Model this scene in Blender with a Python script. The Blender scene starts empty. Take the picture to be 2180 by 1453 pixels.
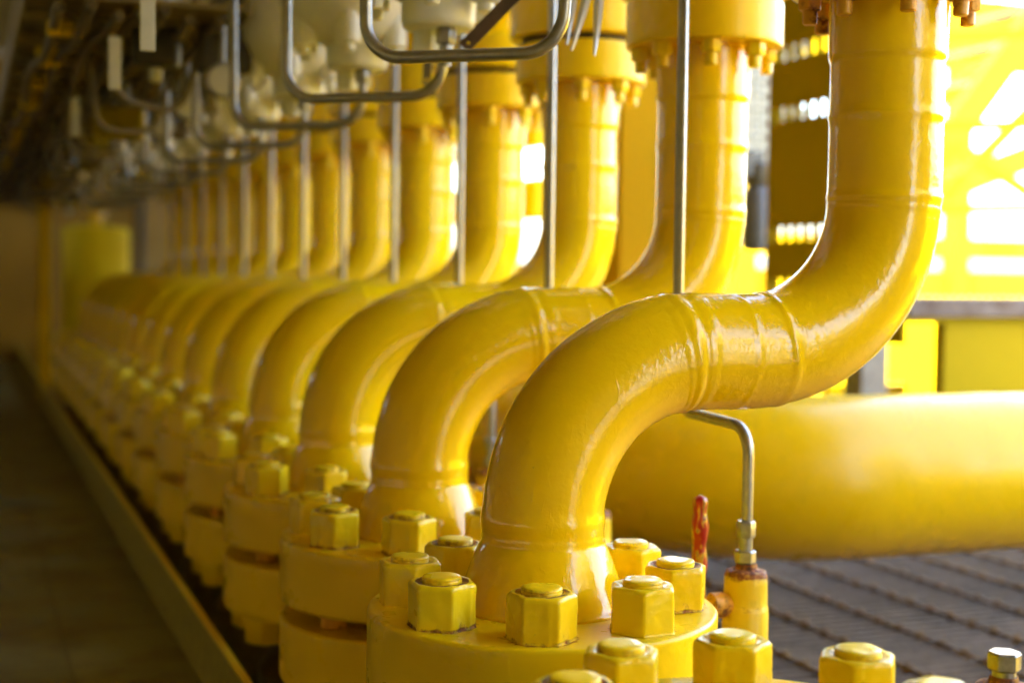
import bpy, bmesh, math, random
from mathutils import Vector, Matrix, noise
random.seed(7)
PI = math.pi
S = bpy.context.scene
COL = S.collection

# ------------------------------------------------------------------ camera, world, sun, exposure
cd = bpy.data.cameras.new('camera'); cam = bpy.data.objects.new('camera', cd); COL.objects.link(cam)
cd.lens = 49.71; cd.sensor_width = 36.0; cd.clip_start = 0.05; cd.clip_end = 2000
yaw, pitch, roll = 0.3696, 0.0482, 0.0127
fw = Vector((math.sin(yaw)*math.cos(pitch), math.cos(yaw)*math.cos(pitch), -math.sin(pitch)))
rt = Vector((math.cos(yaw), -math.sin(yaw), 0)); up = rt.cross(fw)
r2 = rt*math.cos(roll) + up*math.sin(roll); u2 = -rt*math.sin(roll) + up*math.cos(roll)
M = Matrix((r2, u2, -fw)).transposed().to_4x4(); M.translation = Vector((-0.7457, -1.797, 0.392))
cam.matrix_world = M
cd.dof.use_dof = True; cd.dof.focus_distance = 1.86; cd.dof.aperture_fstop = 2.3
S.camera = cam

w = bpy.data.worlds.new('World'); S.world = w; w.use_nodes = True
nt = w.node_tree; bg = nt.nodes['Background']
sky = nt.nodes.new('ShaderNodeTexSky'); sky.sky_type = 'NISHITA'; sky.sun_disc = False
SUN_EL, SUN_AZ = math.radians(48), math.radians(235)      # azimuth clockwise from +Y
sky.sun_elevation = SUN_EL; sky.sun_rotation = SUN_AZ; sky.dust_density = 3.0; sky.ozone_density = 1.0
nt.links.new(sky.outputs[0], bg.inputs[0]); bg.inputs[1].default_value = 0.15
sl = bpy.data.lights.new('sun', 'SUN'); sl.energy = 2.0; sl.angle = math.radians(0.5); sl.color = (1, .95, .87)
so = bpy.data.objects.new('sun', sl); COL.objects.link(so)
sd = Vector((math.sin(SUN_AZ)*math.cos(SUN_EL), math.cos(SUN_AZ)*math.cos(SUN_EL), math.sin(SUN_EL)))
so.rotation_euler = sd.to_track_quat('Z', 'Y').to_euler(); so.location = sd*30
S.view_settings.view_transform = 'Standard'; S.view_settings.look = 'None'
S.view_settings.exposure = 4.25; S.view_settings.gamma = 1.0
S.render.engine = 'CYCLES'
S.cycles.use_denoising = True
S.cycles.max_bounces = 10; S.cycles.diffuse_bounces = 6; S.cycles.glossy_bounces = 4
S.cycles.sample_clamp_indirect = 8.0; S.cycles.caustics_reflective = False; S.cycles.caustics_refractive = False

# ------------------------------------------------------------------ materials
def lk(t, a, b): t.links.new(a, b)
def newmat(name):
    m = bpy.data.materials.new(name); m.use_nodes = True
    t = m.node_tree; b = t.nodes['Principled BSDF']; return m, t, b
def nz(t, scale, detail=3, rough=.5, dist=0, vec=None, stretch=None):
    n = t.nodes.new('ShaderNodeTexNoise'); n.inputs['Scale'].default_value = scale
    n.inputs['Detail'].default_value = detail; n.inputs['Roughness'].default_value = rough; n.inputs['Distortion'].default_value = dist
    tc = t.nodes.new('ShaderNodeTexCoord'); src = tc.outputs['Object']
    if stretch:
        mp = t.nodes.new('ShaderNodeMapping'); mp.inputs['Scale'].default_value = stretch; lk(t, src, mp.inputs[0]); src = mp.outputs[0]
    lk(t, src, n.inputs['Vector']); return n.outputs['Fac']
def ramp(t, fac, stops):
    r = t.nodes.new('ShaderNodeValToRGB'); e = r.color_ramp.elements
    while len(e) < len(stops): e.new(.5)
    for k, (p, c) in enumerate(stops):
        e[k].position = p; e[k].color = c if len(c) == 4 else (*c, 1)
    lk(t, fac, r.inputs[0]); return r.outputs[0]
def mixc(t, fac, a, b):
    n = t.nodes.new('ShaderNodeMix'); n.data_type = 'RGBA'
    if hasattr(fac, 'links'): lk(t, fac, n.inputs[0])
    else: n.inputs[0].default_value = fac
    for v, i in ((a, 6), (b, 7)):
        if hasattr(v, 'links'): lk(t, v, n.inputs[i])
        else: n.inputs[i].default_value = (*v, 1)
    return n.outputs[2]
def mth(t, op, a, b):
    n = t.nodes.new('ShaderNodeMath'); n.operation = op
    for v, i in ((a, 0), (b, 1)):
        if hasattr(v, 'links'): lk(t, v, n.inputs[i])
        else: n.inputs[i].default_value = v
    return n.outputs[0]
def bump(t, b, h, dist, strength=1.0, prev=None):
    n = t.nodes.new('ShaderNodeBump'); n.inputs['Distance'].default_value = dist; n.inputs['Strength'].default_value = strength
    lk(t, h, n.inputs['Height'])
    if prev is not None: lk(t, prev, n.inputs['Normal'])
    lk(t, n.outputs[0], b.inputs['Normal']); return n.outputs[0]

def yellow(name, base=(.83, .57, .002), rough=.11, lump=1.0, rust=0.0, dirt=.25, spec=.40, coat=.15):
    m, t, b = newmat(name)
    n1 = nz(t, 6, 4, .6)
    c = mixc(t, ramp(t, n1, [(.3, (0, 0, 0)), (.75, (1, 1, 1))]), base, (base[0]*.93, base[1]*.90, base[2]*1.0))
    oi = t.nodes.new('ShaderNodeObjectInfo'); c = mixc(t, mth(t, 'MULTIPLY', oi.outputs['Random'], .9), c, (base[0]*.99, base[1]*.90, base[2]))   # each repaint differs a little
    # small chips and dirt specks
    sp = ramp(t, nz(t, 55, 5, .62), [(.70, (0, 0, 0)), (.76, (1, 1, 1))])
    c = mixc(t, mth(t, 'MULTIPLY', sp, dirt), c, (.16, .09, .02))
    at = t.nodes.new('ShaderNodeAttribute'); at.attribute_name = 'rust'
    rn = mth(t, 'ADD', at.outputs['Fac'], mth(t, 'MULTIPLY', mth(t, 'SUBTRACT', nz(t, 70, 6, .65), .5), 1.3))
    rm = ramp(t, rn, [(.42, (0, 0, 0)), (.72, (1, 1, 1))])
    if rust:
        g = ramp(t, nz(t, 26, 6, .7), [(1-rust-.05, (0, 0, 0)), (1-rust+.05, (1, 1, 1))])
        rm = mth(t, 'MAXIMUM', rm, g)
    rc = ramp(t, nz(t, 130, 4), [(.3, (.06, .018, .005)), (.5, (.22, .065, .012)), (.72, (.50, .26, .03))])
    c = mixc(t, rm, c, rc)
    lk(t, c, b.inputs['Base Color'])
    lk(t, mth(t, 'ADD', mth(t, 'MULTIPLY', rm, .45), ramp(t, nz(t, 18, 3), [(.3, (rough-.05,)*3), (.8, (rough+.1,)*3)])), b.inputs['Roughness'])
    b.inputs['Specular IOR Level'].default_value = spec; b.inputs['Coat Weight'].default_value = coat; b.inputs['Coat Roughness'].default_value = .03
    p = bump(t, b, nz(t, 20, 2, .4, .3), .0010*lump, 1)
    p = bump(t, b, nz(t, 130, 2, .5, .3), .00045*lump, 1, p)
    drips = ramp(t, nz(t, 60, 2, .5, 1.2, stretch=(1, 1, .35)), [(.60, (0, 0, 0)), (.68, (1, 1, 1))])
    p = bump(t, b, drips, .00012*lump, 1, p)
    nn = t.nodes.new('ShaderNodeBump'); nn.inputs['Distance'].default_value = .0006; nn.invert = True; lk(t, rm, nn.inputs['Height']); lk(t, p, nn.inputs['Normal']); lk(t, nn.outputs[0], b.inputs['Normal'])
    return m
def plain(name, col, rough=.5, metal=0, var=.15, scale=30, bmp=0.0, bscale=80, dark=None):
    m, t, b = newmat(name)
    d = dark or tuple(x*(1-var*2) for x in col)
    lk(t, mixc(t, ramp(t, nz(t, scale, 5, .6), [(.3, (0, 0, 0)), (.7, (1, 1, 1))]), d, col), b.inputs['Base Color'])
    b.inputs['Roughness'].default_value = rough; b.inputs['Metallic'].default_value = metal
    if bmp: bump(t, b, nz(t, bscale, 4, .6), bmp)
    return m
Y_PIPE = yellow('yellow_pipe_paint', dirt=.5)
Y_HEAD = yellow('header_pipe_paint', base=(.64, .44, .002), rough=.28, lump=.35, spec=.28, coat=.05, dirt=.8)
WALLG = plain('ochre_wall_paint', (.58, .47, .14), .6, 0, .08, 3)  # for the added walls; tone set for the fill they reflect
Y_NUT = yellow('yellow_nut_paint', base=(.81, .60, .004), rough=.30, lump=.6, dirt=.7, spec=.30, coat=.08)
Y_FLANGE = yellow('yellow_flange_paint', base=(.80, .565, .002), rough=.30, spec=.26, coat=.05, lump=.7, dirt=.5)
Y_OLD = yellow('worn_yellow_paint', base=(.74, .50, .012), rough=.40, lump=.8, rust=.02, dirt=.6)
Y_RUST = yellow('rusted_yellow_paint', base=(.66, .33, .01), rough=.5, lump=1.2, rust=.42, dirt=1)
Y_STEEL = yellow('yellow_steelwork_paint', base=(.80, .585, .004), rough=.65, lump=.5, spec=.15, coat=0)
Y_SHADE = yellow('shaded_yellow_paint', base=(.27, .20, .004), rough=.65, lump=.5, dirt=.6, spec=.05, coat=0)  # darkened copy of the steelwork yellow; shade is put into the colour
STEEL = plain('stainless_tube', (.34, .32, .30), .34, .85, .12, 60, .0002, 220)
STEEL_D = plain('stainless_fitting', (.36, .34, .32), .3, .6, .2, 90, .0003, 200)
GALV = plain('galvanised_steel', (.15, .11, .085), .6, .2, .3, 14, .0006, 60)
RUSTM = plain('rusty_steel', (.20, .085, .025), .8, .2, .35, 40, .002, 70)
GASK = plain('dark_gasket', (.05, .03, .015), .7, 0, .2)
WHITE = plain('off_white_enamel', (.84, .84, .80), .32, 0, .06, 14, .0012, 45)
PALE = plain('pale_tag', (.50, .48, .38), .5, 0, .08)
DARK = plain('dark_cable', (.16, .12, .06), .6, 0, .2)
TRAY = plain('brown_cable_tray', (.36, .27, .09), .6, .1, .3, 8)
DECK = plain('dark_deck_plate', (.36, .30, .13), .6, 0, .25, 9, .002, 60)
def deckmat():
    m, t, b = newmat('olive_deck_plate')
    br = t.nodes.new('ShaderNodeTexBrick'); br.offset = 0; br.inputs['Scale'].default_value = 1; br.inputs['Mortar Size'].default_value = .006; br.inputs['Brick Width'].default_value = .30; br.inputs['Row Height'].default_value = .30
    br.inputs['Color1'].default_value = (.25, .225, .085, 1); br.inputs['Color2'].default_value = (.21, .19, .075, 1); br.inputs['Mortar'].default_value = (.17, .15, .06, 1)
    tc = t.nodes.new('ShaderNodeTexCoord'); lk(t, tc.outputs['Object'], br.inputs['Vector'])
    lk(t, mixc(t, ramp(t, nz(t, 5, 5, .65), [(.45, (0, 0, 0)), (.65, (1, 1, 1))]), br.outputs['Color'], (.16, .12, .05)), b.inputs['Base Color'])
    b.inputs['Roughness'].default_value = .55; bump(t, b, nz(t, 50, 3), .002); return m
DECK = deckmat()
DECKR = plain('upper_deck_plate', (.36, .31, .14), .7, 0, .1, 3)
STRAPM = plain('brown_metal_strap', (.14, .085, .05), .5, .5, .2, 60, .0004, 120)
PLAST = plain('pale_plastic', (.70, .70, .78), .25, 0, .05)
BLACK = plain('black_equipment', (.07, .06, .045), .4, 0, .2)
BLUE = plain('blue_paint', (.05, .12, .45), .4, 0, .1)
SEA = plain('sea_water', (.03, .07, .09), .12, 0, .2, .05, .3, .4)
ROPE = plain('weathered_grey', (.20, .17, .13), .6, 0, .2)

def redmat():
    m, t, b = newmat('chipped_red_paint')
    n = nz(t, 75, 3, .5, .6, stretch=(1, 1, .35))
    c = ramp(t, n, [(0, (.30, .008, .006)), (.50, (.42, .012, .010)), (.56, (.75, .42, .02)), (.60, (.20, .14, .05)), (.66, (.42, .012, .01))])
    lk(t, c, b.inputs['Base Color']); b.inputs['Roughness'].default_value = .28
    bump(t, b, n, .003); return m
RED = redmat()
def rodmat():
    m, t, b = newmat('rusted_cross_rod')
    lk(t, ramp(t, nz(t, 40, 4, .6), [(.35, (.07, .035, .010)), (.6, (.14, .075, .018)), (.8, (.12, .09, .06))]), b.inputs['Base Color'])
    b.inputs['Roughness'].default_value = .75; return m
ROD = rodmat()

# ------------------------------------------------------------------ mesh helpers
def mk(name, bm, mat, parent=None, smooth=None, loc=None, rot=None):
    me = bpy.data.meshes.new(name); bm.normal_update()
    bm.to_mesh(me); bm.free(); me.materials.append(mat)
    if smooth is not None:
        for p in me.polygons: p.use_smooth = True
        if smooth < 180:
            try: me.set_sharp_from_angle(angle=math.radians(smooth))
            except Exception: pass
    o = bpy.data.objects.new(name, me); COL.objects.link(o)
    if parent: o.parent = parent
    if loc: o.location = loc
    if rot: o.rotation_euler = rot
    return o
def thing(name, label, cat, loc=(0, 0, 0), group=None, rotz=0):
    o = bpy.data.objects.new(name, None); COL.objects.link(o); o.location = loc; o.rotation_euler = (0, 0, rotz)
    o.empty_display_size = .05
    return tag(o, label, cat, group)
def tag(o, label, cat, group=None):
    o['label'] = label; o['category'] = cat
    if group: o['group'] = group
    return o
def struct(o): o['kind'] = 'structure'; return o
def copy_tree(o, parent=None, deep=3):
    c = o.copy(); COL.objects.link(c); c.parent = parent
    if deep:
        for ch in list(o.children): copy_tree(ch, c, deep-1)
    return c
def box(bm, c, s, rot=None, bev=0):
    r = bmesh.ops.create_cube(bm, size=1)['verts']
    for v in r: v.co = Vector((v.co.x*s[0], v.co.y*s[1], v.co.z*s[2]))
    if bev:
        es = list({e for v in r for e in v.link_edges}); q = bmesh.ops.bevel(bm, geom=es, offset=bev, segments=2, affect='EDGES', profile=.5)
        r = list({v for f in q['faces'] for v in f.verts} | {v for v in r if v.is_valid})
    if rot is not None:
        for v in r: v.co = rot @ v.co
    for v in r: v.co += Vector(c)
    return r
def lathe(bm, prof, n=48, c=(0, 0, 0), capb=True, capt=True, M4=None):
    """prof: list of (r,z) bottom to top"""
    rings = []
    for r, z in prof:
        ring = []
        for k in range(n):
            a = 2*PI*k/n; p = Vector((r*math.cos(a), r*math.sin(a), z))
            if M4 is not None: p = M4 @ p
            ring.append(bm.verts.new(p+Vector(c)))
        rings.append(ring)
    for a, b in zip(rings, rings[1:]):
        for k in range(n): bm.faces.new((a[k], a[(k+1) % n], b[(k+1) % n], b[k]))
    if capb: bm.faces.new(list(reversed(rings[0])))
    if capt: bm.faces.new(rings[-1])
    return rings
def fillet(pts, rads, step=.004):
    """polyline with rounded corners -> dense list of points"""
    P = [Vector(p) for p in pts]; out = [P[0]]
    def seg(a, b):
        d = (b-a).length; n = max(1, int(d/step))
        for k in range(1, n+1): out.append(a.lerp(b, k/n))
    for i in range(1, len(P)-1):
        r = rads if not isinstance(rads, (list, tuple)) else rads[i-1]
        d1 = (P[i-1]-P[i]).normalized(); d2 = (P[i+1]-P[i]).normalized()
        ang = d1.angle(d2); t = r/math.tan(ang/2)
        a = P[i]+d1*t; b = P[i]+d2*t; seg(out[-1], a)
        cc = P[i]+(d1+d2).normalized()*(r/math.sin(ang/2))
        va = a-cc; vb = b-cc; th = va.angle(vb); n = max(2, int(th*r/step))
        ax = va.cross(vb).normalized()
        for k in range(1, n+1): out.append(cc + Matrix.Rotation(th*k/n, 3, ax) @ va)
    seg(out[-1], P[-1]); return out
def sweep(bm, path, rad, n=24, caps=True, wob=0):
    """rad: number or function(arc length, angle)"""
    L = 0; T = []
    for i in range(len(path)):
        a = path[max(0, i-1)]; b = path[min(len(path)-1, i+1)]; T.append((b-a).normalized())
    ref = Vector((0, 1, 0)) if abs(T[0].y) < .9 else Vector((1, 0, 0))
    N = (ref-T[0]*ref.dot(T[0])).normalized(); rings = []
    for i, p in enumerate(path):
        if i:
            L += (p-path[i-1]).length; q = T[i-1].rotation_difference(T[i]); N = (q @ N); N = (N-T[i]*N.dot(T[i])).normalized()
        B = T[i].cross(N); ring = []
        for k in range(n):
            a = 2*PI*k/n; r = rad(L, a) if callable(rad) else rad
            d = N*math.cos(a)+B*math.sin(a); q = p+d*r
            if wob: q += d*wob*noise.noise(q*11)
            ring.append(bm.verts.new(q))
        rings.append(ring)
    for a, b in zip(rings, rings[1:]):
        for k in range(n): bm.faces.new((a[k], a[(k+1) % n], b[(k+1) % n], b[k]))
    if caps: bm.faces.new(list(reversed(rings[0]))); bm.faces.new(rings[-1])
    return rings
def rust_attr(o, fn):
    me = o.data; at = me.attributes.new('rust', 'FLOAT', 'POINT')
    for i, v in enumerate(me.vertices): at.data[i].value = fn(v.co)
def hexr(a, R, p=56):
    s = sum(max(0.0, math.cos(a-k*PI/3))**p for k in range(6)); return R*s**(-1/p)
def nut_bm(AF2, H, RS, up, seed, nl=18, n=96, rough=.0011, chamf=True):
    """painted hex nut with the stud end proud on top; origin at the nut's base"""
    bm = bmesh.new(); off = Vector((seed*7.3, seed*3.1, seed))
    rings = []; lv = [0, .02, .05] + [.05+.95*k/nl for k in range(1, nl+1)]
    rc = AF2*1.075
    for f in lv:
        z = H*f
        ring = []
        for k in range(n):
            a = 2*PI*k/n; r = hexr(a, AF2)
            ch = rc + max(0, (H-z))*1.6 if chamf else 9
            r = (r**-28 + ch**-28)**(-1/28)
            edge = max(0, 1-(H-z)/(.004)); r -= .0016*edge*edge
            if f == 0: r += .002
            v = Vector((r*math.cos(a), r*math.sin(a), z))
            nn = noise.noise(v*48+off)*rough + noise.noise(v*190+off)*rough*.4; dr = noise.noise(Vector((v.x*95, v.y*95, v.z*14))+off); nn += .0013*max(0, dr-.25)*2.2*(f < .98)
            v.x += nn*math.cos(a); v.y += nn*math.sin(a); v.z += noise.noise(v*60+off)*rough*.5*(f > .1)
            ring.append(bm.verts.new(v))
        rings.append(ring)
    for m_ in (.9, .8, .72):       # top face towards the stud
        ring = []
        for k in range(n):
            a = 2*PI*k/n; r = max(RS*1.02, AF2*m_*1.06); v = Vector((r*math.cos(a), r*math.sin(a), H+.0006))
            v.z += noise.noise(v*80+off)*rough*.9; ring.append(bm.verts.new(v))
        rings.append(ring)
    ring = [bm.verts.new(Vector((RS*.96*math.cos(2*PI*k/n), RS*.96*math.sin(2*PI*k/n), H-.002))) for k in range(n)]; rings.append(ring)
    for a, b in zip(rings, rings[1:]):
        for k in range(n): bm.faces.new((a[k], a[(k+1) % n], b[(k+1) % n], b[k]))
    bm.faces.new(list(reversed(rings[0]))); bm.faces.new(rings[-1])
    return bm
def stud_bm(RS, z0, z1, seed, n=40):
    bm = bmesh.new(); off = Vector((seed*5.3, seed, seed*2))
    pr = [(RS, z0), (RS, z1-.009), (RS*1.02, z1-.006), (RS*.985, z1-.0045), (RS*1.02, z1-.003), (RS*.97, z1-.0008), (RS*.88, z1), (RS*.55, z1+.0003), (RS*.2, z1+.0003)]
    R = lathe(bm, pr, n)
    for v in bm.verts: v.co += Vector((noise.noise(v.co*90+off), noise.noise(v.co*90-off), noise.noise(v.co*60+off)*1.2))*.0007
    return bm

# ------------------------------------------------------------------ dimensions (metres); z = 0 is the tip of the lower studs
SP, RUN, PH = 0.5705, 0.55, 0.283
ZF = -0.066            # top of the lower pipe flange
NLINES = 14
BC = 0.184
BANG = [math.radians(22.5+45*k) for k in range(8)]

# ------------------------------------------------------------------ gooseneck pipe (prototype)
def pipe_bm(step=.004, n=72, wob=.0009):
    path = fillet([(0, 0, ZF), (0, 0, PH), (RUN, 0, PH), (RUN, 0, .822)], .229, step)
    a1 = .054-ZF; a2 = a1+.3597; a3 = a2+.092; a4 = a3+.3597
    z633, z715 = a4+.121, a4+.203
    def g(s, c, w): return math.exp(-((s-c)/w)**2)
    def rad(s, a):
        r = .084
        n1 = noise.noise(Vector((s*40, math.cos(a)*3, math.sin(a)*3)))
        # weld-neck hub flaring to the flange
        h = max(0, (a1-.030-s)/(a1-.030)); r += .034*h**.80 if h > 0 else 0
        r += .004*max(0, 1-s/.008)**2
        r += .0022*g(s, a1, .012)*(1+.4*n1) + .0010*g(s, a1-.024, .003)
        r += .0008 if s < a2 else 0
        q = a2-.034; r += .0022*g(s, q+.001, .0075)*(1+.5*n1) - .0012*g(s, q+.013, .0030)+.0010*g(s, q-.014, .003)
        r += .0011*g(s, a2+.062, .0022) 
        r += .0018*g(s, a3+.030, .006)*(1+.5*n1)
        r += .0022*g(s, a4, .006)*(1+.5*n1) + .0012*g(s, a4-.016, .003)
        r += .0020*g(s, z633, .007)*(1+.6*n1)
        if s > z715: r += .0034*min(1, (s-z715)/.004)
        return r
    bm = bmesh.new(); sweep(bm, path, rad, n, wob=wob); return bm
def flange_prof(R, z0, z1, b=.006, ri=None, nr=26):
    pr = []
    ri = ri or 0.02
    for k in range(4): pr.append((ri+(R-b-ri)*k/3, z0))
    for k in range(1, 5): a = -PI/2+PI/2*k/4; pr.append((R-b+b*math.cos(a), z0+b+b*math.sin(a)))
    for k in range(1, 8): pr.append((R, z0+b+(z1-z0-2*b)*k/8))
    for k in range(0, 5): a = PI/2*k/4; pr.append((R-b+b*math.cos(a), z1-b+b*math.sin(a)))
    for k in range(1, nr): pr.append((R-b-(R-b-ri)*k/(nr-1), z1))
    return pr
def flange_obj(parent, R=.242, z0=ZF-.108, z1=ZF, mat=None, rusty=1.0, n=180):
    bm = bmesh.new(); lathe(bm, flange_prof(R, z0, z1), n)
    for v in bm.verts:
        d = noise.noise(v.co*14)*.0012 + noise.noise(v.co*50)*.0005
        if abs(v.co.z-z1) < 1e-4 or abs(v.co.z-z0) < 1e-4: v.co.z += d
        else: r = math.hypot(v.co.x, v.co.y); v.co.x *= 1+d/r; v.co.y *= 1+d/r
    o = mk('flange', bm, mat or Y_FLANGE, parent, 50)
    if rusty:
        spots = [(BC*math.sin(a), -BC*math.cos(a), w_) for a, w_ in zip(BANG, (.55, .5, .35, .2, .4, .3, .5, .75))]
        def f(c):
            if c.z > z1-.004:
                v = 0
                for x, y, w_ in spots:
                    d = math.hypot(c.x-x, c.y-y); v = max(v, w_*rusty*math.exp(-((d-.040)/.010)**2))
                r = math.hypot(c.x, c.y)
                if r > R-.012: v = max(v, .18)
                return v
            return max(0.0, .12*noise.noise(c*9)+.05) + (.25 if c.z < z0+.01 else 0)
        rust_attr(o, f)
    return o
NUTS = []
def nut_mesh(seed, rusty):
    o = mk('nut', nut_bm(.0395, .058, .0262, 0, seed), Y_NUT, None, 180)
    def f(c):
        r = math.hypot(c.x, c.y); v = 0
        if c.z < .004: v = rusty*.68
        elif c.z < .016: v = rusty*.3
        if c.z > .052 and r < .034: v = max(v, rusty*.85)
        return v
    rust_attr(o, f); me = o.data; bpy.data.objects.remove(o); return me
def stud_mesh(seed, rusty):
    o = mk('stud', stud_bm(.0258, .050, .0658, seed), Y_NUT, None, 60)
    rust_attr(o, lambda c: rusty*.55 if math.hypot(c.x, c.y) > .024 else 0.05); me = o.data; bpy.data.objects.remove(o); return me
NUTS = [nut_mesh(k, (.95, .5, .75, .35)[k % 4]) for k in range(6)]
STUDS = [stud_mesh(k, (.75, .35, .9)[k % 3]) for k in range(4)]
def add_nuts(root, seed, n=8, z=ZF, skip_stud=False):
    rnd = random.Random(seed)
    for k in range(n):
        a = BANG[k]; o = bpy.data.objects.new('nut', NUTS[rnd.randrange(6)]); COL.objects.link(o); o.parent = root
        o.location = (BC*math.sin(a), -BC*math.cos(a), z); o.rotation_euler = (0, 0, rnd.uniform(0, PI))
        s = bpy.data.objects.new('stud', STUDS[rnd.randrange(4)]); COL.objects.link(s); s.parent = o
        s.rotation_euler = (rnd.uniform(-.01, .01), rnd.uniform(-.01, .01), rnd.uniform(0, 6))

def small_nut(z, r, rusty=False):
    bm = bmesh.new(); n = 36
    pr = [(1, 0), (1, -.022), (.93, -.024)]
    rings = []
    for f, zz in pr: rings.append([bm.verts.new((hexr(2*PI*k/n, .0165)*f*math.cos(2*PI*k/n), hexr(2*PI*k/n, .0165)*f*math.sin(2*PI*k/n), zz)) for k in range(n)])
    for f, zz in ((.0115, -.0245), (.0112, -.044), (.009, -.046)): rings.append([bm.verts.new((f*math.cos(2*PI*k/n), f*math.sin(2*PI*k/n), zz)) for k in range(n)])
    for a, b in zip(rings, rings[1:]):
        for k in range(n): bm.faces.new((a[k], b[k], b[(k+1) % n], a[(k+1) % n]))
    bm.faces.new(rings[0]); bm.faces.new(list(reversed(rings[-1])))
    for v in bm.verts: v.co += Vector((noise.noise(v.co*120), noise.noise(v.co*120+Vector((5, 5, 5))), 0))*.0012
    o = mk('nut', bm, Y_RUST if rusty else Y_NUT, None, 40); me = o.data; bpy.data.objects.remove(o); return me
SN = small_nut(0, 0); SNR = small_nut(0, 0, True)

ORD = ['nearest', 'second', 'third', 'fourth', 'fifth', 'sixth', 'seventh', 'eighth', 'ninth', 'tenth', 'eleventh', 'twelfth', 'thirteenth', 'fourteenth']
def plabel(i):
    if i == 0: return 'nearest yellow gooseneck pipe, sharp and full height, standing on the big bolted flange in front'
    if i == NLINES-1: return 'farthest blurred yellow gooseneck pipe at the very end of the row'
    return '%s yellow gooseneck pipe counted from the sharp front one along the row' % ORD[i]
proto = thing('gooseneck_pipe', plabel(0), 'pipe', (0, 0, 0), 'yellow gooseneck pipes in the long row')
mk('pipe', pipe_bm(), Y_PIPE, proto, 180)
flange_obj(proto)
# upper flange
bm = bmesh.new(); lathe(bm, flange_prof(.146, .815, .898, .004, .02, 6), 96)
tf = mk('top_flange', bm, Y_FLANGE, proto, 50)
def add_top_nuts(tfo, rusty=False):
    for k in range(8):
        a = math.radians(22.5+45*k); o = bpy.data.objects.new('nut', SNR if rusty else SN); COL.objects.link(o); o.parent = tfo
        o.location = (RUN+.118*math.sin(a), -.118*math.cos(a), .8155); o.rotation_euler = (0, 0, k*.7)
for v in tf.data.vertices: v.co.x += RUN
pipes = [proto]
for i in range(1, NLINES):
    c = proto.copy(); COL.objects.link(c); c.location = (0, i*SP, 0); c['label'] = plabel(i)
    for ch in proto.children:
        d = ch.copy(); COL.objects.link(d); d.parent = c
    pipes.append(c)
for i, r in enumerate(pipes):
    add_nuts(r, 11+i*3)
    if i < 9: add_top_nuts([c for c in r.children if c.name.startswith('top_flange')][0], i == 0)

# ------------------------------------------------------------------ lower valve body under each line
def lower_body(i, y):
    t = thing('flanged_valve', ('lower flanged valve body bolted under the %s gooseneck pipe' % ORD[i]) if i >= 0 else
              'lower flanged valve body under the blind flange at the bottom edge of the picture', 'valve', (0, y, 0), 'valve bodies under the row')
    return t
vb = lower_body(0, 0)
flange_obj(vb, .242, ZF-.108-.030-.108, ZF-.108-.030, rusty=.6, n=120)
bm = bmesh.new(); lathe(bm, [(.09, -.95), (.13, -.93), (.13, -.60), (.17, -.52), (.17, -.45), (.125, -.40), (.10, -.36), (.10, -.3105)], 48)
mk('neck', bm, plain('dark_valve_neck', (.16, .10, .035), .6, 0, .2), vb, 40)  # mottled dark brown all over
bm = bmesh.new(); lathe(bm, [(.115, -.2045), (.115, -.1715)], 48); mk('gasket_ring', bm, GASK, vb, 40)
bm = bmesh.new()
lathe(bm, [(.0225, -.2035), (.0225, -.1725)], 20); shank = mk('stud_shank', bm, Y_RUST, vb, 40); shank.location = (BC*math.sin(BANG[0]), -BC*math.cos(BANG[0]), 0)
for a in BANG[1:]: q = shank.copy(); COL.objects.link(q); q.location = (BC*math.sin(a), -BC*math.cos(a), 0)
for a in BANG:
    o = bpy.data.objects.new('nut', NUTS[1]); COL.objects.link(o); o.parent = vb
    o.location = (BC*math.sin(a), -BC*math.cos(a), ZF-.246); o.rotation_euler = (PI, 0, a*3)
vbs = [vb]
for i in list(range(1, NLINES))+[-1]:
    c = copy_tree(vb); c.location = (0, i*SP, 0)
    c['label'] = ('lower flanged valve body bolted under the %s gooseneck pipe' % ORD[i]) if i > 0 else 'lower flanged valve body under the pipeless blind flange at the bottom edge'
bl = thing('blind_flange', 'round yellow flange without a pipe, closest to the camera at the bottom edge', 'flange', (0, -SP, -.0145))
flange_obj(bl, mat=Y_FLANGE, rusty=.5)
add_nuts(bl, 5)

# ------------------------------------------------------------------ upper valve above each riser
uv = thing('upper_valve', 'yellow valve body on top of the nearest gooseneck riser, mostly above the frame', 'valve', (RUN, 0, 0), 'yellow valves above the risers')
bm = bmesh.new(); lathe(bm, [(.132, .8985), (.134, .905), (.132, .9115)], 64); mk('gasket', bm, GASK, uv, 40)
bm = bmesh.new(); lathe(bm, flange_prof(.160, .912, .995, .005, .02, 5), 80); mk('flange', bm, Y_FLANGE, uv, 50)
bm = bmesh.new(); lathe(bm, [(.13, .9955), (.12, 1.02), (.135, 1.06), (.17, 1.11), (.18, 1.2), (.17, 1.3), (.12, 1.36), (.12, 1.45)], 64); mk('body', bm, Y_PIPE, uv, 60)
for i in range(1, NLINES):
    c = copy_tree(uv); c.location = (RUN, i*SP, 0); c['label'] = 'yellow valve body on top of the %s gooseneck riser' % ORD[i]

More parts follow.
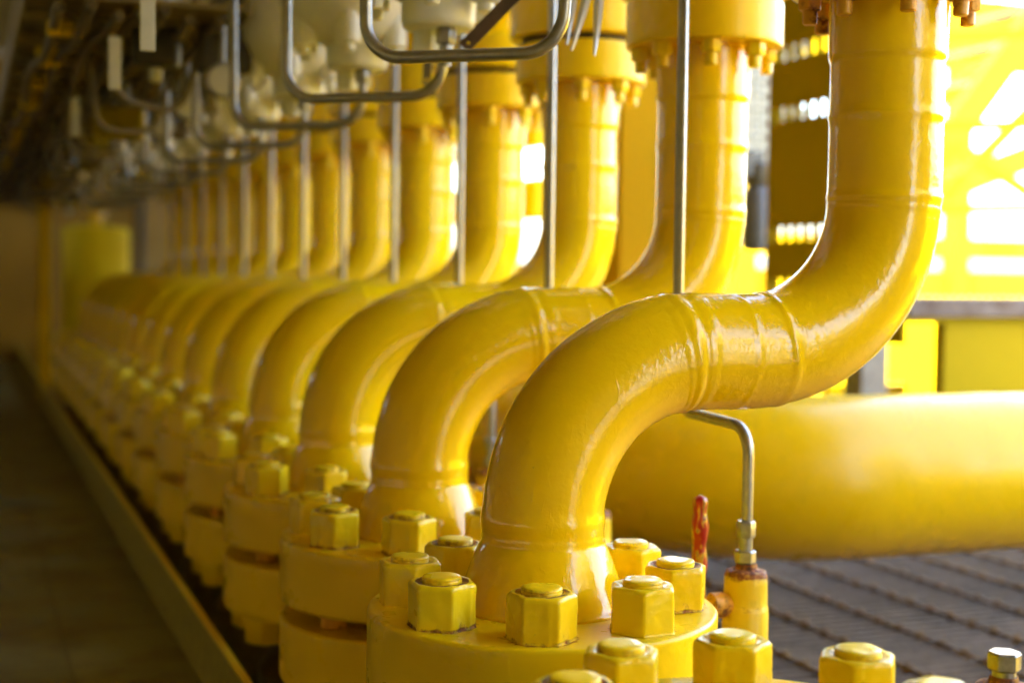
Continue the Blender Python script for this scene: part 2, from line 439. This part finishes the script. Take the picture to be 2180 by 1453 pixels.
# ------------------------------------------------------------------ vertical stainless tubes behind each run
def hex_bm(AF2, H, z0, n=36, ch=.12):
    bm = bmesh.new(); rings = []
    for f, zz in ((.90, z0), (1, z0+H*ch), (1, z0+H*(1-ch)), (.90, z0+H)):
        rings.append([bm.verts.new((min(hexr(2*PI*k/n, AF2, 60), AF2*1.12)*f*math.cos(2*PI*k/n), min(hexr(2*PI*k/n, AF2, 60), AF2*1.12)*f*math.sin(2*PI*k/n), zz)) for k in range(n)])
    for a, b in zip(rings, rings[1:]):
        for k in range(n): bm.faces.new((a[k], a[(k+1) % n], b[(k+1) % n], b[k]))
    bm.faces.new(list(reversed(rings[0]))); bm.faces.new(rings[-1]); return bm
st = thing('steel_tube', 'thin upright steel tube just behind the nearest horizontal pipe, bending into its rusty drain valve', 'tube', (.382, .10, 0), 'upright steel tubes behind the pipes')
bm = bmesh.new(); sweep(bm, fillet([(0, .237, 1.45), (0, .237, .165), (0.002, 0, .158), (.002, 0, .004)], [.05, .045], .006), .0088, 20)
mk('tube', bm, STEEL, st, 60)
mk('upper_fitting_nut', hex_bm(.0135, .026, -.012), STEEL_D, st, 30).name = 'fitting_nut'
bm = hex_bm(.015, .020, -.052); lathe(bm, [(.011, -.033), (.011, -.011)], 24); mk('fitting_nut', bm, STEEL_D, st, 30)
for i in range(1, NLINES):
    c = copy_tree(st); c.location = (.382, .10+i*SP, 0); c['label'] = 'thin upright steel tube rising behind the %s gooseneck pipe of the row' % ORD[i]

# ------------------------------------------------------------------ drain valves
def drain():
    t = thing('drain_valve', 'rusty-topped yellow drain valve post right of the nearest bolted flange', 'valve', (.384, .10, 0), 'drain valves beside the flanges')
    bm = bmesh.new(); lathe(bm, [(.036, -.42), (.036, -.125), (.034, -.118), (.0335, -.116), (.0335, -.072), (.031, -.064), (.018, -.060), (.016, -.053)], 48)
    for v in bm.verts: v.co += Vector((noise.noise(v.co*60), noise.noise(v.co*60+Vector((3, 0, 0))), noise.noise(v.co*80)))*.0014
    b = mk('body', bm, Y_OLD, t, 60)
    bmd = b.data
    # finer vertices near the top carry the rust
    bm2 = bmesh.new(); bm2.from_mesh(bmd); bmesh.ops.subdivide_edges(bm2, edges=bm2.edges[:], cuts=2, use_grid_fill=True); bm2.to_mesh(bmd); bm2.free()
    rust_attr(b, lambda c: 1.2 if c.z > -.070 else (.6 if c.z > -.078 else (.35 if abs(c.z+.12) < .004 else 0)))
    # side port of the valve
    bm = bmesh.new(); Mx = Matrix.Rotation(-PI/2, 4, 'Y')
    lathe(bm, [(.016, .030), (.020, .042), (.020, .06), (.012, .066)], 24, (0, 0, -.115), M4=Mx); p = mk('side_port', bm, Y_RUST, t, 40)
    return t
dv = drain()
def handle_bm():
    bm = bmesh.new(); path = [Vector((0, 0, -.20+.004*k)) for k in range(61)]
    def rad(s, a):
        f = s/.24; r = .0125 if f < .9 else .0125*math.sqrt(max(.03, 1-((f-.95)/.05)**2 if f > .95 else 1))
        r *= 1+.12*math.sin(f*26)*(f > .4); return r*(1.0 if abs(math.cos(a)) > .3 else .8)
    sweep(bm, path, rad, 20)
    for v in bm.verts: v.co.x += .010*(v.co.z+.1); v.co += Vector((noise.noise(v.co*60), 0, 0))*.0016
    return bm
hd = mk('handle', handle_bm(), RED, dv, 180); hd.location = (-.041, .078, 0.003); hd['label'] = 'chipped red lever with yellow paint drips'
bm = bmesh.new(); box(bm, (-.034, .05, -.20), (.026, .075, .03), bev=.004); mk('handle_bracket', bm, Y_RUST, dv)
for i in list(range(1, NLINES))+[-1]:
    c = copy_tree(dv); c.location = (.384, .10+i*SP, 0)
    c['label'] = 'drain valve with red lever beside the %s gooseneck pipe flange' % ORD[i] if i > 0 else 'rust-topped drain post with a hexagonal plug at the lower right corner'
    if i == -1:
        c.location = (.397, -.4700, -.022)
        for ch in list(c.children):
            if ch.name.startswith('handle'): bpy.data.objects.remove(ch)
        bm = hex_bm(.0175, .022, -.046); lathe(bm, [(.014, -.0535), (.014, -.0455)], 24); mk('plug', bm, STEEL_D, c, 30)

# ------------------------------------------------------------------ U-shaped tubes at the top
ut = thing('bent_steel_tube', 'nearest U-shaped bent steel tube hanging across the top of the picture', 'tube', (0, 0, 0), 'U-shaped tubes under the actuators')
ZU = .716
bm = bmesh.new(); sweep(bm, fillet([(-.178, .315, 1.40), (-.172, .315, ZU), (.082, .155, ZU+.004), (.088, .152, .812)], [.055, .062], .005), .0098, 24)
mk('tube', bm, STEEL, ut, 180)
bm = hex_bm(.0155, .024, .800); lathe(bm, [(.017, .824), (.017, .87)], 24)
for v in bm.verts: v.co += Vector((.088, .152, 0))
mk('fitting_nut', bm, STEEL_D, ut, 30)
bm = bmesh.new(); lathe(bm, [(.012, .8705), (.012, 1.4)], 16, (.088, .152, 0)); mk('tube_extension', bm, STEEL, ut, 40)
for i in range(1, 11):
    c = copy_tree(ut); c.location = (0, i*SP, 0)
    c['label'] = '%s U-shaped bent steel tube counted from the big one at the top' % ORD[i]

# ------------------------------------------------------------------ white actuators
wa = thing('white_actuator', 'nearest white domed actuator behind the biggest U-shaped tube', 'actuator', (.061, .675, 0), 'white domed actuators hanging above')
bm = bmesh.new(); lathe(bm, [(.030, .8305), (.058, .831), (.064, .835), (.067, .845), (.068, .878), (.075, .886), (.100, .898), (.128, .925), (.148, .965), (.158, 1.02), (.158, 1.12), (.17, 1.13), (.17, 1.16), (.12, 1.2), (.12, 1.4)], 64)
for v in bm.verts:
    v.co += Vector((noise.noise(v.co*16), noise.noise(v.co*16+Vector((4, 0, 0))), 0))*.002
    if v.co.z > .88: v.co.x -= .022*min(1, (v.co.z-.88)/.04)
mk('dome', bm, WHITE, wa, 50)
for k in range(6):
    bm = bmesh.new(); a = k*PI/3+.25; lathe(bm, [(.012, .856), (.014, .860), (.014, .871), (.026, .874), (.027, .90), (.024, .96)], 20, (-.018+.112*math.cos(a), .112*math.sin(a), 0)); mk('lug', bm, WHITE, wa, 35)
mk('hex_plug', hex_bm(.022, .042, .789), WHITE, wa, 30, (-.018, .02, 0))
bm = hex_bm(.0165, .03, .801); lathe(bm, [(.009, .762), (.0095, .80)], 16); mk('port', bm, STEEL_D, wa, 30, (.004, -.032, 0))
for i in range(1, 11):
    c = copy_tree(wa); c.location = (.061, .675+i*SP, 0); c['label'] = '%s white domed actuator counted from the sharpest one' % ORD[i]

# ------------------------------------------------------------------ straps and ties
def strap(loc, ang, L, lab, mat=STRAPM, w=.022):
    bm = bmesh.new()
    # flat bar with two real holes, built as a ring of cells
    outer = [(-w/2, 0), (w/2, 0), (w/2, L), (-w/2, L)]
    rows = [0, .004, .020, L-.020, L-.004, L]
    def hole(zc):
        rr = .0032; hv = []
        for k in range(12): a = 2*PI*k/12+PI/12; hv.append((rr*math.cos(a), zc+rr*math.sin(a)))
        return hv
    fs = []
    def plate(z0, z1, hz=None):
        if hz is None:
            fs.append([(-w/2, z0), (w/2, z0), (w/2, z1), (-w/2, z1)]); return
        hv = hole(hz); sq = []
        for x, z in hv:
            m_ = max(abs(x)/(w/2), abs(z-hz)/((z1-z0)/2)); sq.append((x/m_, hz+(z-hz)/m_))
        for k in range(12):
            k2 = (k+1) % 12; fs.append([hv[k], sq[k], sq[k2], hv[k2]])
        cs = [(w/2, z0), (w/2, z1), (-w/2, z1), (-w/2, z0)]
        for cx, cz in cs:
            near = sorted(range(12), key=lambda k: (sq[k][0]-cx)**2+(sq[k][1]-cz)**2)[:2]
            fs.append([sq[near[0]], (cx, cz), sq[near[1]]])
    plate(0, .022, .011); plate(.022, L-.022); plate(L-.022, L, L-.011)
    for f in fs: bm.faces.new([bm.verts.new((x, 0, z)) for x, z in f])
    bmesh.ops.remove_doubles(bm, verts=bm.verts[:], dist=1e-6)
    ex = bmesh.ops.extrude_face_region(bm, geom=bm.faces[:])
    for v in [g for g in ex['geom'] if isinstance(g, bmesh.types.BMVert)]: v.co.y += .0025
    bmesh.ops.recalc_face_normals(bm, faces=bm.faces[:])
    o = mk('metal_strap', bm, mat, None, None, loc, (0, ang, -.37)); return tag(o, lab, 'strap')
strap((.032, .45, .766), math.radians(44), .19, 'slanting brown metal strap with punched holes behind the nearest U-shaped tube')
strap((.148, 1.02, .778), math.radians(3), .14, 'short pale rust-stained strap hanging by the third upright tube', ROPE, .018)
def tie(loc, tilt, L, lab):
    bm = bmesh.new(); n = 10; prev = None
    for k in range(n+1):
        f = k/n; ww = .009*(min(1, .25+f*2.2))*(1-.25*f); x = tilt*f+.006*math.sin(f*3); z = L*f; y = .01*math.sin(f*4)
        q = [bm.verts.new((x-ww, y, z)), bm.verts.new((x, y-.004, z)), bm.verts.new((x+ww, y, z)), bm.verts.new((x, y+.002, z))]
        if prev:
            for j in range(4): bm.faces.new((prev[j], prev[(j+1) % 4], q[(j+1) % 4], q[j]))
        else: bm.faces.new(list(reversed(q)))
        prev = q
    bm.faces.new(prev); o = mk('plastic_tie', bm, PLAST, None, 40, loc, (0, 0, -.37)); tag(o, lab, 'cable tie')
tie((.197, .40, .775), .012, .22, 'pale plastic tie tail nearest the bent tube end, left of three')
tie((.206, .40, .766), .045, .22, 'pale plastic tie tail slanting in the middle of three')
tie((.248, .40, .760), .002, .22, 'narrow pale plastic tie tail, right of three')

# ------------------------------------------------------------------ setting: decks, kerb, grating
def sbox(name, c, s, mat, lab=None, cat=None, bev=0, rot=None, kind=True):
    bm = bmesh.new(); box(bm, (0, 0, 0), s, bev=bev); o = mk(name, bm, mat, None, None, c, rot)
    if lab: tag(o, lab, cat)
    elif kind: struct(o)
    return o
sbox('deck_floor', (-3.2345, 5.0, -.50), (5.9, 18, .04), DECK)
sbox('pit_floor', (.15, 5.0, -.97), (1.06, 18, .04), plain('dark_pit_plate', (.14, .09, .04), .7))  # plain dark brown plate
t = thing('pit_light_blocker', 'long yellow plate added between the pipe row and the grating to block light', 'plate', (.69, 5, -.72))
bm = bmesh.new(); box(bm, (0, 0, 0), (.02, 17.6, .46), bev=.002); mk('side_plate', bm, Y_SHADE, t)  # added to stop light from under the grating reaching the pit
bm = bmesh.new(); k_ = 0
for k in range(7):
    for j in range(60):
        pass
# kerb (angle bar) along the row
t = thing('steel_kerb', 'long yellow-edged steel kerb running along the foot of the pipe row', 'kerb', (-.28, 5, -.48))
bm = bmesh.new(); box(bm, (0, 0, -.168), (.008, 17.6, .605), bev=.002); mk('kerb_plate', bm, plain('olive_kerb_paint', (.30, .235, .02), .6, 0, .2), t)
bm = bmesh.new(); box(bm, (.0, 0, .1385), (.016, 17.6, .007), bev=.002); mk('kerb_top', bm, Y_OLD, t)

# grating on the right
gt = bpy.data.objects.new('grating_floor', None); COL.objects.link(gt); struct(gt)
bm = bmesh.new(); y = -2.0
while y < 6.5:
    box(bm, (2.95, y, -.472), (4.5, .0045, .034)); y += .040
g1 = mk('bearing_bars', bm, GALV, gt); g1.name = 'bearing_bar'
bm = bmesh.new(); x = .76
while x < 4.2:
    path = [Vector((x, -2.0+.010*k, -.4545)) for k in range(700)]
    sweep(bm, path, lambda s, a: .0050+.0110*max(0, math.sin(s*2*PI/.080+x*7))**3+.0026*noise.noise(Vector((s*37, x*9, a))), 6); x += .20
mk('cross_rod', bm, ROD, gt)
sbox('lower_deck', (8, 6, -3.2), (60, 60, .1), plain('dark_lower_deck', (.07, .05, .035), .7))
sbox('sea', (0, 0, -25), (2400, 2400, .2), SEA)
sbox('upper_deck', (-2.2, 4.5, 2.45), (8.2, 18, .12), DECKR)
t = thing('left_light_blocker', 'unseen ochre wall added on the left to hold back daylight', 'wall', (-4.2, 4.5, 0))
bm = bmesh.new(); box(bm, (0, -2.5, 1), (.06, 13, 2.86)); box(bm, (0, 6.5, .6), (.06, 5, 2.06)); box(bm, (0, 6.5, 2.15), (.06, 5, .56)); mk('wall_plate', bm, WALLG, t)  # unseen wall added to close off the left; slit admits some sky
t = thing('rear_light_blocker', 'unseen ochre wall added behind the camera to shape fill and reflections', 'wall', (-1.25, -4.4, 0))
bm = bmesh.new(); box(bm, (.15, 0, .75), (6.2, .06, 3.36)); box(bm, (4.1, 1.6, .75), (.06, 3.2, 3.36)); mk('wall_plate', bm, WALLG, t)  # unseen panels added; their gap shapes the fill and the pipe reflections

# ------------------------------------------------------------------ header pipe under the runs
hp = thing('header_pipe', 'fat horizontal yellow header pipe passing under the nearest run on the right', 'pipe', (0, 0, 0))
bm = bmesh.new()
hpath = fillet([(.70, 3.4, -.06), (.70, .92, -.06), (3.4, .92, -.075)], .45, .02)
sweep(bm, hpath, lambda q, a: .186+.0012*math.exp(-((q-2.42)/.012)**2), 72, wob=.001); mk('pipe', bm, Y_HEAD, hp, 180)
for xx in (2.6,):
    bm = bmesh.new(); box(bm, (xx, .92, -.35), (.10, .28, .21), bev=.004); mk('saddle', bm, Y_STEEL, hp)
sk = sbox('skid_beam', (1.20, 3.45, -.345), (.16, 3.9, .03), Y_PIPE, 'low yellow skid beam on the floor behind the nearest pipe bend', 'beam', .004)

# ------------------------------------------------------------------ right background
# slotted panel
def slotted():
    bm = bmesh.new(); X = 0; y0, y1 = 1.62, 2.385; zs = [(.20, .335), (.385, .508), (.558, .905), (.955, 1.105), (1.155, 1.9)]
    rows = [(.335, .385), (.508, .558), (.905, .955), (1.105, 1.155)]
    for a, b in zs: box(bm, (0, (y0+y1)/2, (a+b)/2), (.012, y1-y0, b-a))
    for a, b in rows:
        y = y0+.012; box(bm, (0, y0+.006, (a+b)/2), (.012, .012, b-a))
        while y < y1-.02:
            box(bm, (0, min(y+.032+.0135, y1-.0135), (a+b)/2), (.012, .027, b-a)); y += .059
    return bm
o = mk('slotted_panel', slotted(), Y_SHADE, None, None, (1.8, 0, 0)); tag(o, 'shaded yellow panel with rows of bright slots behind the nearest riser', 'panel')
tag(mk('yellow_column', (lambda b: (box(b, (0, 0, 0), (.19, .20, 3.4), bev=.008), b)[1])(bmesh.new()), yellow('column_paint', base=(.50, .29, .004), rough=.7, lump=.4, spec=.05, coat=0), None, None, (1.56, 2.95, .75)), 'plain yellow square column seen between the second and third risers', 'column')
# perforated panel
bm = bmesh.new()
for j in range(14):
    for k in range(8):
        cx, cz = 1.80+k*.05, .80+j*.05; n = 8; inn = []; out = []
        for q in range(n):
            a = 2*PI*q/n+PI/8; inn.append((cx+.014*math.cos(a), cz+.014*math.sin(a))); m_ = max(abs(math.cos(a)), abs(math.sin(a)))
            out.append((cx+.025*math.cos(a)/m_, cz+.025*math.sin(a)/m_))
        for q in range(n):
            q2 = (q+1) % n; bm.faces.new([bm.verts.new((p[0], 0, p[1])) for p in (inn[q], out[q], out[q2], inn[q2])])
bmesh.ops.remove_doubles(bm, verts=bm.verts[:], dist=1e-5)
ex = bmesh.ops.extrude_face_region(bm, geom=bm.faces[:])
for v in [g for g in ex['geom'] if isinstance(g, bmesh.types.BMVert)]: v.co.y += .02
bmesh.ops.recalc_face_normals(bm, faces=bm.faces[:])
pp = thing('perforated_plate', 'x', 'x', (0, 2.75, 0)); mk('front_plate', bm, PALE, pp); bm = bmesh.new(); box(bm, (1.975, .035, 1.125), (.40, .008, .70)); mk('backing', bm, DARK, pp)
tag(pp, 'pale plate with round holes between the second riser and the slotted panel', 'plate')
t = thing('bounce_wall', 'unseen sunlit yellow wall added out to the right to bounce warm light', 'wall', (8.2, -1.0, 0))
bm = bmesh.new(); box(bm, (0, 0, -.9), (.1, 12.5, 3.8)); mk('wall_plate', bm, Y_STEEL, t)  # out of frame; added to throw warm fill onto the pipes
bm = bmesh.new()
for k in range(11): box(bm, (-.09, -6+k*1.2, -.9), (.08, .1, 3.79))
mk('rib', bm, Y_STEEL, t)
# black equipment
t = thing('black_motor', 'black blurred motor box under the pale perforated plate', 'motor', (1.90, 2.62, .60))
bm = bmesh.new(); lathe(bm, [(.03, -.12), (.055, -.11), (.058, .08), (.04, .11), (.05, .13), (.05, .19), (.02, .21)], 24); mk('housing', bm, BLACK, t, 40)
bm = bmesh.new(); box(bm, (-.03, 0, .19), (.08, .06, .09), bev=.006); mk('terminal_box', bm, BLACK, t)
sbox('blue_box', (1.665, 3.3, .72), (.05, .06, .3), BLUE, 'narrow blue box beside the yellow column', 'box', .005)
# platform on the right
pf = thing('side_platform', 'rust-edged grey platform with a yellow box frame at the right edge', 'platform', (0, 0, 0))
bm = bmesh.new(); box(bm, (3.05, 2.75, .286), (1.30, .70, .064), bev=.003)
for k in range(34): box(bm, (2.42+k*.037, 2.395, .322), (.010, .01, .014))
mk('deck_edge', bm, plain('rusty_galvanised', (.12, .10, .095), .6, .2, .2, 9, .002, 40, dark=(.045, .018, .010)), pf)
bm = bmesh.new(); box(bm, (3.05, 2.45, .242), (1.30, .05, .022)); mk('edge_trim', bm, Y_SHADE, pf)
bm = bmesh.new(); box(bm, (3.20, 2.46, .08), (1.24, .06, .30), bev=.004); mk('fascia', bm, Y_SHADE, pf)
bm = bmesh.new(); box(bm, (2.25, 2.44, -.10), (.11, .11, .70), bev=.004); mk('leg', bm, ROPE, pf); bm = bmesh.new(); box(bm, (3.5, 2.6, -.21), (.11, .11, .50), bev=.004); mk('leg', bm, PALE, pf)
bm = bmesh.new(); box(bm, (2.50, 2.80, -.10), (.36, .05, .16), bev=.004); mk('crossbar', bm, Y_PIPE, pf)
sbox('yellow_locker', (5.3, 6.6, -.1), (2.2, .6, 1.1), Y_STEEL, 'sunlit yellow locker seen through the platform frame', 'locker', .02)
# sunlit steelwork beyond: stair stringers and rails
def bar(bm, a, b, wd, ht):
    a, b = Vector(a), Vector(b); d = b-a; L = d.length; q = d.to_track_quat('X', 'Z').to_matrix()
    box(bm, (a+b)/2, (L, wd, ht), rot=q)
t = thing('steel_stair', 'sunlit yellow steel stair and bracing at the right edge, blown out by daylight', 'stair', (0, 0, 0))
bm = bmesh.new()
bar(bm, (3.2, 4.3, .10), (4.9, 4.3, 2.15), .06, .16); mk('stringer', bm, Y_STEEL, t)
bm = bmesh.new(); bar(bm, (4.6, 5.6, .80), (6.6, 5.6, 1.5), .06, .17); mk('brace', bm, Y_STEEL, t)
for z, dz in ((1.545, .09), (1.14, .05), (.735, .04)):
    bm = bmesh.new(); bar(bm, (3.2, 4.0, z-.03), (6.5, 4.0, z-.03+dz*4), .03, .05); mk('rail', bm, Y_SHADE, t)
bm = bmesh.new(); box(bm, (6.4, 7.0, .62), (4.4, .06, .16)); mk('beam', bm, Y_STEEL, t)
bm = bmesh.new(); box(bm, (6.4, 7.1, 2.25), (4.4, .06, .55)); mk('beam', bm, Y_STEEL, t)
bm = bmesh.new(); box(bm, (6.1, 7.3, .1), (3.4, .05, .5)); mk('toe_plate', bm, Y_STEEL, t)
bm = bmesh.new(); box(bm, (4.0, 6.3, 2.3), (.14, .14, 5.6)); box(bm, (5.7, 6.3, 2.3), (.14, .14, 5.6)); mk('post', bm, Y_STEEL, t)
for a_, b_ in (((4.0, 4.7, .55), (4.9, 4.7, 1.35)), ((3.9, 4.9, 1.05), (5.2, 4.9, 1.9)), ((4.2, 5.2, 1.5), (5.4, 5.2, .9))):
    bm = bmesh.new(); bar(bm, a_, b_, .04, .075); mk('strut', bm, Y_STEEL, t)
bm = bmesh.new()
for k in range(9): box(bm, (3.3+k*.17, 4.55, .2+k*.205), (.20, .5, .02))
mk('tread', bm, GALV, t)

# columns and plates behind the risers, leaving gaps of daylight
rnd = random.Random(3)
cols = [(4.25, .55), (5.25, .80), (6.35, .70), (7.05, .60), (7.85, .6), (8.8, .7), (9.9, .8), (11.2, .9)]
for k, (yy, ww) in enumerate(cols):
    t = thing('steel_wall_plate', ['wide shaded yellow steel plate behind the gap after the third riser', 'yellow steel plate behind the fourth riser', 'yellow steel plate behind the fifth and sixth risers',
        'yellow steel plate behind the seventh riser', 'yellow steel plate behind the eighth riser', 'yellow steel plate behind the ninth riser', 'yellow steel plate behind the tenth riser', 'last yellow steel plate by the far end wall'][k], 'wall plate', (1.5, yy, 0))
    bm = bmesh.new(); box(bm, (0, 0, .6), (.03, ww, 3.0), bev=.004); mk('plate', bm, Y_STEEL, t)
    bm = bmesh.new(); box(bm, (-.035, -ww/2+.03, .6), (.04, .05, 3.0), bev=.004); box(bm, (-.035, ww/2-.03, .6), (.04, .05, 3.0), bev=.004); mk('stiffener', bm, Y_STEEL, t)
for z, h, lab in ((.26, .36, 'lowest'), (.74, .19, 'middle'), (1.24, .52, 'highest')):
    bm = bmesh.new(); box(bm, (0, 0, 0), (.05, 7.8, h), bev=.004)
    tag(mk('cross_beam', bm, Y_STEEL, None, None, (1.75, 8.2, z)), lab+' long yellow beam crossing the daylight gaps behind the risers', 'beam', 'beams behind the wall plates')

# ------------------------------------------------------------------ far end
ew = thing('end_wall', 'dim mustard end wall closing the far left of the bay', 'wall', (0, 12.4, 0))
bm = bmesh.new(); box(bm, (-1.2, 0, .68), (6.6, .08, 3.34)); ENDM = plain('brown_ochre_paint', (.38, .22, .02), .6, 0, .1, 3); mk('wall_plate', bm, ENDM, ew)
bm = bmesh.new()
for k in range(8): box(bm, (-4.2+k*.85, -.07, .9), (.06, .06, 2.88))
mk('rib', bm, ENDM, ew)
sbox('yellow_post', (-.255, 8.0, .20), (.075, .075, 1.36), Y_STEEL, 'pale yellow post standing at the far end of the kerb', 'post', .006)
t = thing('storage_tank', 'blurred yellow cylindrical tank beyond the farthest pipe', 'tank', (.24, 10.0, 0))
bm = bmesh.new(); lathe(bm, [(.25, -.48), (.262, -.46), (.262, .68), (.25, .71), (.10, .735)], 48); mk('shell', bm, Y_STEEL, t, 40)
bm = bmesh.new(); lathe(bm, [(.05, .7355), (.05, .80), (.08, .802), (.08, .83)], 24); mk('nozzle', bm, Y_PIPE, t, 40)
sbox('grey_post', (.60, 10.2, .25), (.08, .08, 1.46), ROPE, 'grey post right of the far tank', 'post', .006)

# ------------------------------------------------------------------ cable tray and instruments, upper left
ct = thing('cable_tray', 'dark brown cable tray full of cables over the upper left', 'cable tray', (-.36, 0, 0))
bm = bmesh.new(); box(bm, (0, 6.9, 1.01), (.50, 10.6, .012)); box(bm, (-.25, 6.9, 1.06), (.012, 10.6, .13)); box(bm, (.25, 6.9, 1.06), (.012, 10.6, .13))
for k in range(30): box(bm, (0, 1.8+k*.35, .995), (.49, .04, .016))
mk('channel', bm, TRAY, ct)
bm = bmesh.new()
for k in range(7):
    path = [Vector((-.19+k*.06+.012*math.sin(j*.9+k), 1.5+j*.25, .965+.012*math.sin(j*1.7+k*2))) for j in range(44)]
    sweep(bm, path, .013, 8)
mk('cable', bm, DARK, ct, 60)
for i in range(12):
    y = .72+i*SP
    bm = bmesh.new(); box(bm, (0, 0, .055), (.026, .006, .11), bev=.002)
    if i not in (0, 1, 3): bm.free()
    else: o = mk('hanging_tag_plate', bm, PALE, None, None, (-.45, y, .765)); tag(o, {0: 'clearest and largest', 1: 'middle', 3: 'smallest and most blurred'}.get(i, '')+' pale upright strip plate hanging in the upper left', 'plate', 'pale strip plates upper left')
    t = thing('instrument_box', '%s blurred mustard instrument box among the upper left clutter' % ORD[i], 'box', (-.525, y+.55, .955), 'instrument boxes upper left')
    bm = bmesh.new(); box(bm, (0, 0, .035), (.062, .06, .07), bev=.006); mk('case', bm, Y_STEEL, t)
    bm = bmesh.new(); box(bm, (0.0, .0, .12), (.09, .09, .095), bev=.008); mk('cover', bm, BLACK, t)
    bm = bmesh.new(); sweep(bm, fillet([(.02, .02, .16), (.02, .02, .30)], .01, .02), .008, 10); sweep(bm, fillet([(.04, 0, .05), (.12, 0, .04), (.14, .1, .09)], .03, .02), .006, 10); mk('conduit', bm, STEEL, t, 40)
    # loop of grey cable hanging from the tray
    t = thing('cable_loop', '%s dark cable loop drooping from the tray over the row' % ORD[i], 'cable', (-.30, y+1.0, 0), 'cable loops under the tray')
    bm = bmesh.new(); path = fillet([(-.12, 0, .99), (-.10, .05, .80-.02*(i % 3)), (.06, .1, .78), (.12, .05, .99)], [.06, .06], .02); sweep(bm, path, .009, 10); mk('cable', bm, DARK, t, 60)
    t = thing('pressure_gauge', '%s small round pressure gauge under the cable tray' % ORD[i], 'gauge', (-.17, y+.9, .84), 'gauges under the tray')
    bm = bmesh.new(); lathe(bm, [(.040, -.012), (.042, 0), (.042, .014), (.038, .018)], 28, M4=Matrix.Rotation(PI/2, 4, 'X')); mk('case', bm, STEEL_D, t, 40)
    bm = bmesh.new(); lathe(bm, [(.035, .0185), (.035, .020)], 28, M4=Matrix.Rotation(PI/2, 4, 'X')); mk('dial', bm, PALE, t, 40)
    bm = bmesh.new(); lathe(bm, [(.008, .0405), (.008, .15)], 12); mk('stem', bm, STEEL_D, t, 40)

# dark valve positioners crowding below the tray, every one a little different
rnd = random.Random(21)
OLIVE = plain('olive_grey_casing', (.17, .14, .06), .5, 0, .2)
for i in range(12):
    for j in range(2):
        x, y, z = (-.30 if j else -.115)+rnd.uniform(-.03, .03), 1.75+i*SP+rnd.uniform(-.12, .12)+j*.2, .80+rnd.uniform(-.03, .05)
        if i == 0: z += .06
        t = thing('valve_positioner', '%s %s dark positioner casing hanging from the cable tray' % (ORD[i], 'left-hand' if j else 'right-hand'), 'positioner', (x, y, z), 'positioners under the tray', rnd.uniform(-.5, .5))
        m_ = [OLIVE, BLACK, TRAY, DARK, Y_SHADE][rnd.randrange(5)]; sx, sy, sz = rnd.uniform(.07, .13), rnd.uniform(.06, .10), rnd.uniform(.06, .12)
        bm = bmesh.new(); box(bm, (0, 0, sz/2), (sx, sy, sz), bev=.010); mk('case', bm, m_, t)
        bm = bmesh.new(); lathe(bm, [(.030, sz+.0005), (.034, sz+.01), (.034, sz+.03), (.02, sz+.04), (.02, 1.0-z)], 20, (rnd.uniform(-.015, .015), 0, 0)); mk('neck', bm, OLIVE, t, 40)
        if rnd.random() < .6:
            bm = bmesh.new(); lathe(bm, [(.012, 0), (.016, .004), (.016, .03), (.008, .035)], 16, (rnd.uniform(-.02, .02), 0, -.036)); mk('plug', bm, rnd.choice([STEEL_D, WHITE]), t, 40)
        if rnd.random() < .5:
            bm = bmesh.new(); sweep(bm, fillet([(sx/2-.01, 0, sz*.5), (sx/2+.05, .02, sz*.45), (sx/2+.06, .03, 1.0-z)], .03, .02), .006, 8); mk('hose', bm, DARK, t, 60)
